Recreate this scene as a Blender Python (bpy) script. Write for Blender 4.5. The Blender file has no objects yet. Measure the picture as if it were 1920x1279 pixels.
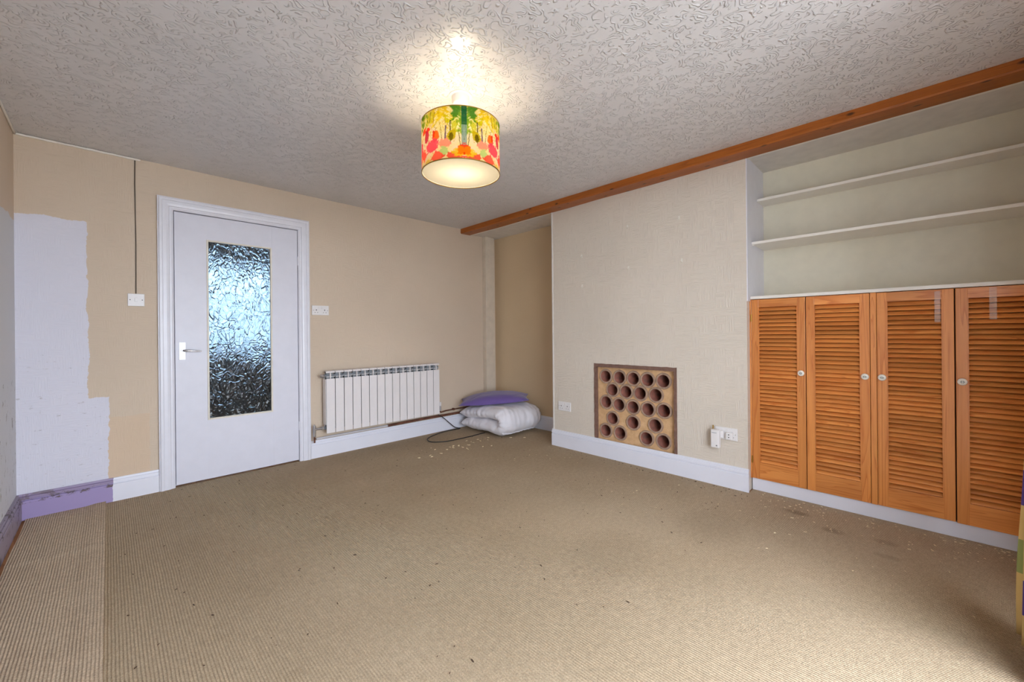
import bpy, bmesh, math, random
import numpy as np
from mathutils import Vector, Matrix, noise
from mathutils.geometry import delaunay_2d_cdt

random.seed(7)
scene = bpy.context.scene
COL = scene.collection
PI = math.pi

# ------------------------------------------------------------------ camera
F_PX, HORIZON, YAW, ROLL, CAM_H = 760.78, 623.77, 0.7884, -0.0093, 1.10
cam_d = bpy.data.cameras.new('camera')
cam = bpy.data.objects.new('camera', cam_d)
COL.objects.link(cam)
fw = Vector((math.cos(YAW), math.sin(YAW), 0))
rt = Vector((math.sin(YAW), -math.cos(YAW), 0))
up = Vector((0, 0, 1))
r_ = rt * math.cos(ROLL) + up * math.sin(ROLL)
u_ = -rt * math.sin(ROLL) + up * math.cos(ROLL)
cam.matrix_world = Matrix(((r_.x, u_.x, -fw.x, 0), (r_.y, u_.y, -fw.y, 0), (r_.z, u_.z, -fw.z, CAM_H), (0, 0, 0, 1)))
cam_d.sensor_width = 36
cam_d.lens = F_PX / 1920 * 36
cam_d.shift_y = -(639.5 - HORIZON) / 1920
cam_d.clip_start = 0.02
scene.camera = cam

# ------------------------------------------------------------------ daylight and exposure
world = bpy.data.worlds.new('overcast_sky')
scene.world = world
world.use_nodes = True
bg = world.node_tree.nodes['Background']
bg.inputs['Color'].default_value = (0.78, 0.87, 1.0, 1)
bg.inputs['Strength'].default_value = 14.0
scene.view_settings.view_transform = 'Standard'
scene.view_settings.look = 'None'
scene.view_settings.exposure = 0.14
scene.view_settings.gamma = 1.0
scene.view_settings.use_curve_mapping = False
scene.cycles.use_denoising = True
scene.cycles.max_bounces = 10
scene.cycles.diffuse_bounces = 6
scene.cycles.transmission_bounces = 8
scene.cycles.transparent_max_bounces = 8
scene.cycles.sample_clamp_indirect = 6.0

# room measures (metres; x to the right along the door wall, y into the room)
YB, XL, ZC = 3.811, -0.397, 2.326          # door wall, left wall, ceiling
XC, XA, XR = 3.085, 3.49, 3.50             # chimney face, left alcove back, right alcove back
CY0, CY1 = 0.832, 2.535                    # chimney breast
ZS = 2.283                                 # soffit over the alcoves
YF = -0.47                                 # window wall
WX0, WX1, WZ0, WZ1 = -0.05, 2.02, 0.10, 2.05

portal_d = bpy.data.lights.new('window_portal', 'AREA')
portal_d.shape = 'RECTANGLE'
portal_d.size, portal_d.size_y = WX1 - WX0, WZ1 - WZ0
portal_d.cycles.is_portal = True
portal = bpy.data.objects.new('window_portal', portal_d)
portal.location = ((WX0 + WX1) / 2, YF - 0.235, (WZ0 + WZ1) / 2)
portal.rotation_euler = Vector((0, 1, 0)).to_track_quat('-Z', 'Z').to_euler()
COL.objects.link(portal)


# ================================================================== helpers
class MB:
    def __init__(s):
        s.bm = bmesh.new()

    def box(s, x0, x1, y0, y1, z0, z1, bev=0.0, seg=2):
        b = bmesh.new()
        bmesh.ops.create_cube(b, size=1)
        for v in b.verts:
            v.co = Vector((x0 + (v.co.x + .5) * (x1 - x0), y0 + (v.co.y + .5) * (y1 - y0), z0 + (v.co.z + .5) * (z1 - z0)))
        if bev:
            bmesh.ops.bevel(b, geom=b.edges[:], offset=bev, segments=seg, affect='EDGES', profile=.5)
        return s.merge(b)

    def merge(s, b, mat=None):
        me = bpy.data.meshes.new('t')
        if mat is not None:
            bmesh.ops.transform(b, matrix=mat, verts=b.verts)
        b.to_mesh(me)
        b.free()
        s.bm.from_mesh(me)
        bpy.data.meshes.remove(me)
        return s

    def cyl(s, p0, p1, r0, r1=None, n=16, caps=True, bev=0):
        r1 = r0 if r1 is None else r1
        p0, p1 = Vector(p0), Vector(p1)
        b = bmesh.new()
        bmesh.ops.create_cone(b, cap_ends=caps, cap_tris=False, segments=n, radius1=r0, radius2=r1, depth=(p1 - p0).length)
        if bev:
            bmesh.ops.bevel(b, geom=[e for e in b.edges if len(e.link_faces) == 2 and any(len(f.verts) > 4 for f in e.link_faces)], offset=bev, segments=2, affect='EDGES')
        q = (p1 - p0).to_track_quat('Z', 'Y').to_matrix().to_4x4()
        return s.merge(b, Matrix.Translation((p0 + p1) / 2) @ q)

    def tube(s, pts, r, n=8):
        pts = [Vector(p) for p in pts]
        rings = []
        nrm = None
        for i, p in enumerate(pts):
            t = (pts[min(i + 1, len(pts) - 1)] - pts[max(i - 1, 0)]).normalized()
            if nrm is None:
                nrm = t.orthogonal().normalized()
            nrm = (nrm - t * nrm.dot(t)).normalized()
            bn = t.cross(nrm)
            rad = r[i] if isinstance(r, (list, tuple)) else r
            rings.append([s.bm.verts.new(p + (nrm * math.cos(a) + bn * math.sin(a)) * rad) for a in (2 * PI * k / n for k in range(n))])
        for a, b in zip(rings, rings[1:]):
            for k in range(n):
                s.bm.faces.new((a[k], a[(k + 1) % n], b[(k + 1) % n], b[k]))
        s.bm.faces.new(rings[0][::-1])
        s.bm.faces.new(rings[-1])
        return s

    def prism(s, prof, axis, a0, a1):
        """closed 2-D profile extruded along an axis ('x': profile is (y,z); 'y': (x,z); 'z': (x,y))"""
        def P(u, v, w):
            return {'x': (w, u, v), 'y': (u, w, v), 'z': (u, v, w)}[axis]
        A = [s.bm.verts.new(P(u, v, a0)) for u, v in prof]
        B = [s.bm.verts.new(P(u, v, a1)) for u, v in prof]
        n = len(prof)
        for k in range(n):
            s.bm.faces.new((A[k], A[(k + 1) % n], B[(k + 1) % n], B[k]))
        s.bm.faces.new(A[::-1])
        s.bm.faces.new(B)
        return s

    def lathe(s, prof, c=(0, 0, 0), n=32, axis='z', closed=False):
        c = Vector(c)
        rings = []
        for r, h in prof:
            ring = []
            for k in range(n):
                a = 2 * PI * k / n
                v = (r * math.cos(a), r * math.sin(a), h)
                if axis == 'y':
                    v = (v[0], v[2], v[1])
                if axis == 'x':
                    v = (v[2], v[0], v[1])
                ring.append(s.bm.verts.new(c + Vector(v)))
            rings.append(ring)
        prs = list(zip(rings, rings[1:]))
        if closed:
            prs.append((rings[-1], rings[0]))
        for a, b in prs:
            for k in range(n):
                s.bm.faces.new((a[k], a[(k + 1) % n], b[(k + 1) % n], b[k]))
        return s

    def build(s, name, mat, parent=None, smooth=False, loc=None):
        bmesh.ops.remove_doubles(s.bm, verts=s.bm.verts, dist=1e-6)
        bmesh.ops.recalc_face_normals(s.bm, faces=s.bm.faces)
        me = bpy.data.meshes.new(name)
        s.bm.to_mesh(me)
        s.bm.free()
        return link(name, me, mat, parent, smooth, loc)


def link(name, me, mat, parent=None, smooth=False, loc=None):
    if mat is not None:
        me.materials.append(mat)
    if smooth:
        me.polygons.foreach_set('use_smooth', [True] * len(me.polygons))
        if smooth == 'auto':
            me.set_sharp_from_angle(angle=math.radians(38))
    o = bpy.data.objects.new(name, me)
    COL.objects.link(o)
    if parent:
        o.parent = parent
    if loc:
        o.location = loc
    return o


def thing(name, label, cat, loc=(0, 0, 0), rz=0, group=None):
    o = bpy.data.objects.new(name, None)
    o.empty_display_size = .05
    COL.objects.link(o)
    o.location = loc
    o.rotation_euler = (0, 0, rz)
    return tag(o, label, cat, group)


def tag(o, label, cat, group=None):
    o['label'] = label
    o['category'] = cat
    if group:
        o['group'] = group
    return o


def struct(o, label=None):
    o['kind'] = 'structure'
    if label:
        o['label'] = label
    return o


def dup(o, parent, loc=None, rot=None):
    c = o.copy()
    COL.objects.link(c)
    c.parent = parent
    if loc is not None:
        c.location = loc
    if rot is not None:
        c.rotation_euler = rot
    return c


# ================================================================== materials
class NT:
    def __init__(s, name):
        s.m = bpy.data.materials.new(name)
        s.m.use_nodes = True
        s.t = s.m.node_tree
        s.b = s.t.nodes['Principled BSDF']
        s.out = s.t.nodes['Material Output']
        s.co = s.n('ShaderNodeTexCoord').outputs['Object']

    def n(s, typ, **kw):
        nd = s.t.nodes.new(typ)
        for k, v in kw.items():
            if k.startswith('_'):
                setattr(nd, k[1:], v)
            else:
                nd.inputs[k.replace('__', ' ')].default_value = v
        return nd

    def l(s, a, b):
        s.t.links.new(a, b)

    def map(s, scale=(1, 1, 1), loc=(0, 0, 0), rot=(0, 0, 0), src=None):
        m = s.n('ShaderNodeMapping')
        m.inputs['Scale'].default_value = scale
        m.inputs['Location'].default_value = loc
        m.inputs['Rotation'].default_value = rot
        s.l(src or s.co, m.inputs['Vector'])
        return m.outputs[0]

    def noise(s, scale=5, detail=3, rough=.5, vec=None, dist=0):
        nd = s.n('ShaderNodeTexNoise', Scale=scale, Detail=detail, Roughness=rough, Distortion=dist)
        s.l(vec or s.co, nd.inputs['Vector'])
        return nd.outputs['Fac']

    def ramp(s, fac, *stops, interp='LINEAR'):
        nd = s.n('ShaderNodeValToRGB')
        cr = nd.color_ramp
        cr.interpolation = interp
        while len(cr.elements) < len(stops):
            cr.elements.new(.5)
        for e, (p, c) in zip(cr.elements, stops):
            e.position = p
            e.color = (*c, 1) if isinstance(c, (tuple, list)) else (c, c, c, 1)
        s.l(fac, nd.inputs[0])
        return nd.outputs[0]

    def math(s, op, a, b=None, c=None, clamp=False):
        nd = s.n('ShaderNodeMath', _operation=op, _use_clamp=clamp)
        for i, v in enumerate((a, b, c)):
            if v is None:
                continue
            if isinstance(v, (int, float)):
                nd.inputs[i].default_value = v
            else:
                s.l(v, nd.inputs[i])
        return nd.outputs[0]

    def mix(s, fac, a, b, blend='MIX'):
        nd = s.n('ShaderNodeMix', _data_type='RGBA', _blend_type=blend)
        for i, v in ((0, fac), (6, a), (7, b)):
            if isinstance(v, (int, float)):
                nd.inputs[i].default_value = v
            elif isinstance(v, (tuple, list)):
                nd.inputs[i].default_value = (*v, 1)
            else:
                s.l(v, nd.inputs[i])
        return nd.outputs[2]

    def xyz(s, src=None):
        nd = s.n('ShaderNodeSeparateXYZ')
        s.l(src or s.co, nd.inputs[0])
        return nd.outputs

    def bump(s, h, strength=.3, dist=.01):
        nd = s.n('ShaderNodeBump', Strength=strength, Distance=dist)
        s.l(h, nd.inputs['Height'])
        s.l(nd.outputs[0], s.b.inputs['Normal'])
        return nd.outputs[0]

    def col(s, c):
        if isinstance(c, (tuple, list)):
            s.b.inputs['Base Color'].default_value = (*c, 1)
        else:
            s.l(c, s.b.inputs['Base Color'])
        return s

    def rough(s, r):
        s.b.inputs['Roughness'].default_value = r
        return s


def srgb(r, g, b):
    f = lambda c: (c / 255 / 12.92) if c / 255 <= .04045 else ((c / 255 + .055) / 1.055) ** 2.4
    return (f(r), f(g), f(b))


def plain(name, c, rough=.5, metal=0, mottling=.06, bump=0):
    t = NT(name)
    n = t.noise(14, 4)
    lo = tuple(x * (1 - mottling) for x in c)
    hi = tuple(min(1, x * (1 + mottling)) for x in c)
    t.col(t.ramp(n, (.3, lo), (.7, hi))).rough(rough)
    t.b.inputs['Metallic'].default_value = metal
    if bump:
        t.bump(t.noise(60, 4), bump, .004)
    return t.m


def emboss(t, u, v):
    """short ribs in little blocks, some upright and some level, as pressed into the wallpaper"""
    cell = t.n('ShaderNodeTexVoronoi', Scale=1, Randomness=0)
    cmb = t.n('ShaderNodeCombineXYZ')
    t.l(t.math('MULTIPLY', u, 17), cmb.inputs[0])
    t.l(t.math('MULTIPLY', v, 17), cmb.inputs[1])
    t.l(cmb.outputs[0], cell.inputs['Vector'])
    sep = t.n('ShaderNodeSeparateColor')
    t.l(cell.outputs['Color'], sep.inputs[0])
    pick = t.math('GREATER_THAN', sep.outputs[0], .5)
    def streak(a, b):
        c = t.n('ShaderNodeCombineXYZ')
        t.l(t.math('MULTIPLY', a, 16), c.inputs[0])
        t.l(t.math('MULTIPLY', b, 170), c.inputs[1])
        return t.noise(1, 1, .4, c.outputs[0])
    h = t.n('ShaderNodeMix', _data_type='FLOAT')
    t.l(pick, h.inputs[0])
    t.l(streak(u, v), h.inputs[2])
    t.l(streak(v, u), h.inputs[3])
    return h.outputs[0]


BEIGE = srgb(206, 187, 165)
CREAM = srgb(216, 205, 190)
LILAC_WHITE = srgb(214, 212, 222)


def mat_wall_back():
    t = NT('beige_wallpaper_with_bare_patch')
    x, y, z = t.xyz()
    n = t.math('MULTIPLY', t.math('SUBTRACT', t.noise(9, 5, .6), .5), .045)
    n2 = t.math('MULTIPLY', t.math('SUBTRACT', t.noise(55, 3, .6), .5), .016)
    j = t.math('ADD', n, n2)
    xj = t.math('ADD', x, j)
    zj = t.math('ADD', z, j)
    up_ = t.math('MULTIPLY', t.math('LESS_THAN', xj, -.098), t.math('LESS_THAN', zj, 1.845))
    lo_ = t.math('MULTIPLY', t.math('LESS_THAN', xj, -.004), t.math('LESS_THAN', zj, .695))
    patch = t.math('MAXIMUM', up_, lo_)
    base = t.ramp(t.noise(1.3, 4), (.3, tuple(c * .96 for c in BEIGE)), (.7, tuple(min(1, c * 1.03) for c in BEIGE)))
    # a fresher coat low down beside the patch
    fresh = t.math('MULTIPLY', t.math('LESS_THAN', zj, .56), t.math('LESS_THAN', xj, .2))
    base = t.mix(t.math('MULTIPLY', fresh, .35), base, srgb(214, 180, 144))
    scuff = t.ramp(t.noise(22, 6, .7, t.map((1, 1, 2.2))), (.62, 0), (.70, 1))
    low = t.math('LESS_THAN', z, 1.0)
    white = t.mix(t.math('MULTIPLY', t.math('MULTIPLY', scuff, low), .55), LILAC_WHITE, srgb(120, 105, 95))
    t.col(t.mix(patch, base, white)).rough(.72)
    t.bump(emboss(t, x, z), .3, .009)
    return t.m


def mat_wall_left():
    t = NT('left_wall_paint')
    x, y, z = t.xyz()
    j = t.math('MULTIPLY', t.math('SUBTRACT', t.noise(6, 5, .6), .5), .1)
    patch = t.math('LESS_THAN', t.math('ADD', z, j), 1.80)
    scuff = t.ramp(t.noise(17, 6, .7, t.map((1, 1.6, .8))), (.58, 0), (.64, 1))
    low = t.math('LESS_THAN', z, .85)
    white = t.mix(t.math('MULTIPLY', scuff, t.math('MULTIPLY', low, .8)), srgb(206, 206, 208), srgb(96, 84, 70))
    t.col(t.mix(patch, BEIGE, white)).rough(.7)
    t.bump(emboss(t, y, z), .16, .004)
    return t.m


def mat_paper(name, c, u='y', strength=.5):
    t = NT(name)
    x, y, z = t.xyz()
    t.col(t.ramp(t.noise(1.7, 4), (.3, tuple(k * .96 for k in c)), (.7, tuple(min(1, k * 1.03) for k in c)))).rough(.62)
    t.bump(emboss(t, {'x': x, 'y': y}[u], z), strength, .010)
    return t.m


def mat_ceiling():
    t = NT('textured_ceiling_paint')
    n = t.noise(19, 1.0, .4)
    # contour lines of a soft noise make the curling ridges of the plaster
    w = t.math('SINE', t.math('MULTIPLY', n, 54))
    ridge = t.ramp(t.math('ADD', t.math('MULTIPLY', w, .5), .5), (.62, 0), (.98, 1))
    brk = t.ramp(t.noise(29, 1), (.43, 0), (.56, 1))
    h = t.math('MULTIPLY', ridge, brk)
    t.col(t.ramp(t.noise(1.2, 3), (.3, srgb(205, 202, 202)), (.7, srgb(214, 211, 211)))).rough(.38)
    t.b.inputs['Specular IOR Level'].default_value = .75
    t.bump(h, .8, .0060)
    return t.m


def mat_carpet(name, c0, c1, shift=0, smudges=()):
    t = NT(name)
    x, y, z = t.xyz()
    wob = t.math('MULTIPLY', t.math('SUBTRACT', t.noise(5, 2), .5), .006)
    ph = t.math('MULTIPLY', t.math('ADD', x, wob), 2 * PI / .0098)
    rib = t.math('ADD', t.math('MULTIPLY', t.math('SINE', ph), .5), .5)
    loop = t.noise(1, 2, .6, t.map((150, 95, 1)))
    h = t.math('MULTIPLY', rib, t.math('ADD', t.math('MULTIPLY', loop, .9), .4))
    big = t.noise(.9, 5, .6, t.map((1, 1, 1), (3.1 + shift, 1.7, 0)))
    base = t.ramp(big, (.32, c0), (.68, c1))
    base = t.mix(t.math('MULTIPLY', t.ramp(rib, (.0, 1), (.6, 0)), .22), base, tuple(k * .42 for k in c0))  # shade in the grooves between ribs, put into the colour
    stain = t.ramp(t.noise(2.7, 4, .6, t.map((1.0, 1.7, 1), (7.3, 2.2, 0))), (.66, 0), (.78, 1))
    base = t.mix(t.math('MULTIPLY', stain, .28), base, srgb(96, 78, 58))
    speck = t.ramp(t.noise(75, 2, .5), (.72, 0), (.76, 1))
    base = t.mix(t.math('MULTIPLY', speck, .45), base, srgb(84, 66, 48))
    grit = t.noise(190, 3, .7)
    base = t.mix(.34, base, t.ramp(grit, (.35, tuple(k * .5 for k in c0)), (.65, tuple(min(1, k * 1.5) for k in c1))))
    mid = t.noise(42, 5, .7)
    base = t.mix(.30, base, t.ramp(mid, (.32, .35), (.68, 1.0)), 'MULTIPLY')
    for sx, sy, rx, ry, o in smudges:
        d2 = t.math('ADD', t.math('POWER', t.math('MULTIPLY', t.math('SUBTRACT', x, sx), 1 / rx), 2.0), t.math('POWER', t.math('MULTIPLY', t.math('SUBTRACT', y, sy), 1 / ry), 2.0))
        msk = t.ramp(t.math('ADD', d2, t.math('MULTIPLY', mid, .8)), (.5, 1), (1.0, 0))
        base = t.mix(t.math('MULTIPLY', msk, o), base, srgb(104, 88, 68))
    t.col(base).rough(.95)
    t.b.inputs['Specular IOR Level'].default_value = .1
    t.bump(h, .8, .005)
    return t.m


def mat_wood(name, axis, dark, mid, light, ring=9, stretch=.06, rough=.35, rnd=.25, knots=False):
    t = NT(name)
    oi = t.n('ShaderNodeObjectInfo')
    off = t.n('ShaderNodeCombineXYZ')
    for k, f in enumerate((13.7, 7.9, 23.3)):
        t.l(t.math('MULTIPLY', oi.outputs['Random'], f), off.inputs[k])
    add = t.n('ShaderNodeVectorMath', _operation='ADD')
    t.l(t.co, add.inputs[0])
    t.l(off.outputs[0], add.inputs[1])
    sc = [1, 1, 1]
    sc['xyz'.index(axis)] = stretch
    v = t.map(tuple(sc), src=add.outputs[0])
    n = t.noise(ring, 2, .5, v, 1.2)
    g = t.math('FRACT', t.math('MULTIPLY', n, 7))
    line = t.ramp(g, (0, 0), (.72, .25), (.93, .9), (1, 0))
    fib = t.noise(170, 2, .5, v)
    c = t.mix(line, light, mid)
    c = t.mix(t.math('MULTIPLY', t.ramp(t.noise(ring * .55, 3, .5, v), (.45, 0), (.75, 1)), .6), c, dark)
    c = t.mix(.16, c, t.ramp(fib, (.3, dark), (.7, light)))
    if knots:
        vo = t.n('ShaderNodeTexVoronoi', Scale=1, _voronoi_dimensions='2D')
        kx_, ky_, kz_ = t.xyz()
        kc = t.n('ShaderNodeCombineXYZ')
        t.l(t.math('MULTIPLY', ky_, 4.2), kc.inputs[0])
        t.l(t.math('MULTIPLY', t.math('SUBTRACT', kx_, kz_), 9.0), kc.inputs[1])
        t.l(kc.outputs[0], vo.inputs['Vector'])
        k = t.ramp(vo.outputs['Distance'], (.04, 1), (.10, 0))
        c = t.mix(t.math('MULTIPLY', k, .85), c, tuple(q * .18 for q in dark))
    hsv = t.n('ShaderNodeHueSaturation')
    t.l(c, hsv.inputs['Color'])
    t.l(t.math('ADD', t.math('MULTIPLY', oi.outputs['Random'], rnd), 1 - rnd / 2), hsv.inputs['Value'])
    t.col(hsv.outputs[0]).rough(rough)
    t.bump(fib, .06, .002)
    return t.m


def mat_baseboard(name, split=None, scuffed=True, c=srgb(226, 226, 234)):
    t = NT(name)
    x, y, z = t.xyz()
    col = t.ramp(t.noise(7, 3), (.3, tuple(k * .97 for k in c)), (.7, c))
    if split is not None:
        j = t.math('MULTIPLY', t.math('SUBTRACT', t.noise(30, 4, .6), .5), .02)
        left = t.math('LESS_THAN', t.math('ADD', x, j), split)
        chip = t.ramp(t.noise(13, 6, .7, t.map((1, 1, 1.6), (2.6, 0, .4))), (.50, 0), (.55, 1))
        band = t.math('GREATER_THAN', z, .100)
        lil = t.mix(t.math('MULTIPLY', t.math('MULTIPLY', chip, band), .9), srgb(158, 142, 184), srgb(86, 70, 60))
        mould = t.math('GREATER_THAN', z, .122)
        lil = t.mix(t.math('MULTIPLY', mould, .55), lil, srgb(130, 110, 130))
        col = t.mix(left, col, lil)
    t.col(col).rough(.38)
    return t.m


def mat_baseboard_left():
    t = NT('scuffed_mauve_gloss')
    chip = t.ramp(t.noise(15, 6, .7), (.54, 0), (.59, 1))
    t.col(t.mix(t.math('MULTIPLY', chip, .85), srgb(150, 138, 152), srgb(74, 60, 50))).rough(.45)
    return t.m


def mat_obscure_glass():
    t = NT('leaf_pattern_obscure_glass')
    # overlapping leaf shapes pressed into one face: stretched, warped cells with ribs
    v = t.map((1, 1, .62))
    w = t.noise(9, 2, .5, v)
    mixv = t.n('ShaderNodeVectorMath', _operation='MULTIPLY_ADD')
    nn = t.n('ShaderNodeTexNoise', Scale=8.0, Detail=1.0)
    t.l(v, nn.inputs['Vector'])
    t.l(nn.outputs['Color'], mixv.inputs[0])
    mixv.inputs[1].default_value = (.10, .10, .10)
    t.l(v, mixv.inputs[2])
    vo = t.n('ShaderNodeTexVoronoi', Scale=34, _feature='DISTANCE_TO_EDGE')
    t.l(mixv.outputs[0], vo.inputs['Vector'])
    edge = t.ramp(vo.outputs['Distance'], (0, 0), (.22, 1))
    ribs = t.math('SINE', t.math('MULTIPLY', w, 90))
    h = t.math('ADD', edge, t.math('MULTIPLY', ribs, .16))
    b = t.b
    t.col((.93, .97, 1)).rough(.2)
    b.inputs['Transmission Weight'].default_value = 1
    b.inputs['IOR'].default_value = 1.45
    t.bump(h, .5, .010)
    return t.m


def mat_clear_glass():
    t = NT('clear_window_glass')
    tr = t.n('ShaderNodeBsdfTransparent')
    gl = t.n('ShaderNodeBsdfGlossy', Roughness=.02)
    mx = t.n('ShaderNodeMixShader', Fac=.06)
    t.l(tr.outputs[0], mx.inputs[1])
    t.l(gl.outputs[0], mx.inputs[2])
    t.l(mx.outputs[0], t.out.inputs['Surface'])
    return t.m


def mat_translucent(name, c, attr=None, trans=.6):
    t = NT(name)
    df = t.n('ShaderNodeBsdfDiffuse')
    tl = t.n('ShaderNodeBsdfTranslucent')
    mx = t.n('ShaderNodeMixShader', Fac=trans)
    if attr:
        a = t.n('ShaderNodeAttribute', _attribute_name=attr)
        weave = t.noise(420, 2)
        c_ = t.mix(.10, a.outputs['Color'], t.ramp(weave, (.3, .55), (.7, 1.0)), 'MULTIPLY')
        t.l(c_, df.inputs['Color'])
        t.l(c_, tl.inputs['Color'])
    else:
        df.inputs['Color'].default_value = (*c, 1)
        tl.inputs['Color'].default_value = (*c, 1)
    t.l(df.outputs[0], mx.inputs[1])
    t.l(tl.outputs[0], mx.inputs[2])
    t.l(mx.outputs[0], t.out.inputs['Surface'])
    return t.m


def mat_emit(name, c, s):
    t = NT(name)
    t.b.inputs['Emission Color'].default_value = (*c, 1)
    t.b.inputs['Emission Strength'].default_value = s
    t.col((.9, .9, .9))
    return t.m


def mat_fabric(name, c, rough=.85, sheen=.2, fine=260, bump=.25):
    t = NT(name)
    n = t.noise(6, 4)
    t.col(t.ramp(n, (.3, tuple(k * .93 for k in c)), (.7, c))).rough(rough)
    t.b.inputs['Sheen Weight'].default_value = sheen
    t.bump(t.noise(fine, 2), bump, .002)
    return t.m


def mat_terracotta(name, c0, c1):
    t = NT(name)
    n = t.noise(24, 6, .65)
    t.col(t.ramp(n, (.3, c0), (.7, c1))).rough(.85)
    t.bump(t.noise(70, 5, .6), .5, .004)
    return t.m


def mat_pipe():
    """fired clay: greyish weathered rim, red-brown bore"""
    t = NT('fired_clay_pipe')
    x, y, z = t.xyz()
    rr = t.math('SQRT', t.math('ADD', t.math('MULTIPLY', x, x), t.math('MULTIPLY', z, z)))
    inner = t.ramp(rr, (.0495, 1), (.0505, 0))
    n = t.noise(30, 5, .6)
    rim = t.ramp(n, (.3, srgb(142, 116, 98)), (.7, srgb(178, 150, 128)))
    bore = t.ramp(n, (.3, srgb(112, 82, 74)), (.7, srgb(166, 92, 74)))
    t.col(t.mix(inner, rim, bore)).rough(.55)
    t.bump(t.noise(70, 5), .3, .003)
    return t.m


def mat_patchwork():
    t = NT('patchwork_curtain_cloth')
    u = t.n('ShaderNodeUVMap').outputs[0]
    x, y, z = t.xyz(u)
    cx = t.math('FLOOR', t.math('MULTIPLY', x, 1 / .085))
    row = t.math('FLOOR', t.math('MULTIPLY', y, 1 / .125))
    wn = t.n('ShaderNodeTexWhiteNoise', _noise_dimensions='2D')
    c = t.n('ShaderNodeCombineXYZ')
    t.l(cx, c.inputs[0])
    t.l(row, c.inputs[1])
    t.l(c.outputs[0], wn.inputs['Vector'])
    col = t.ramp(wn.outputs['Value'], (0, srgb(222, 190, 122)), (.42, srgb(92, 70, 150)), (.72, srgb(214, 170, 110)), (.84, srgb(150, 160, 96)), (.93, srgb(70, 56, 110)), interp='CONSTANT')
    weave = t.noise(600, 1, .5, t.map((1, 1, 1), src=u))
    col = t.mix(.2, col, t.ramp(weave, (.3, .45), (.7, 1.0)), 'MULTIPLY')
    t.col(col).rough(.9)
    return t.m


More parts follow.
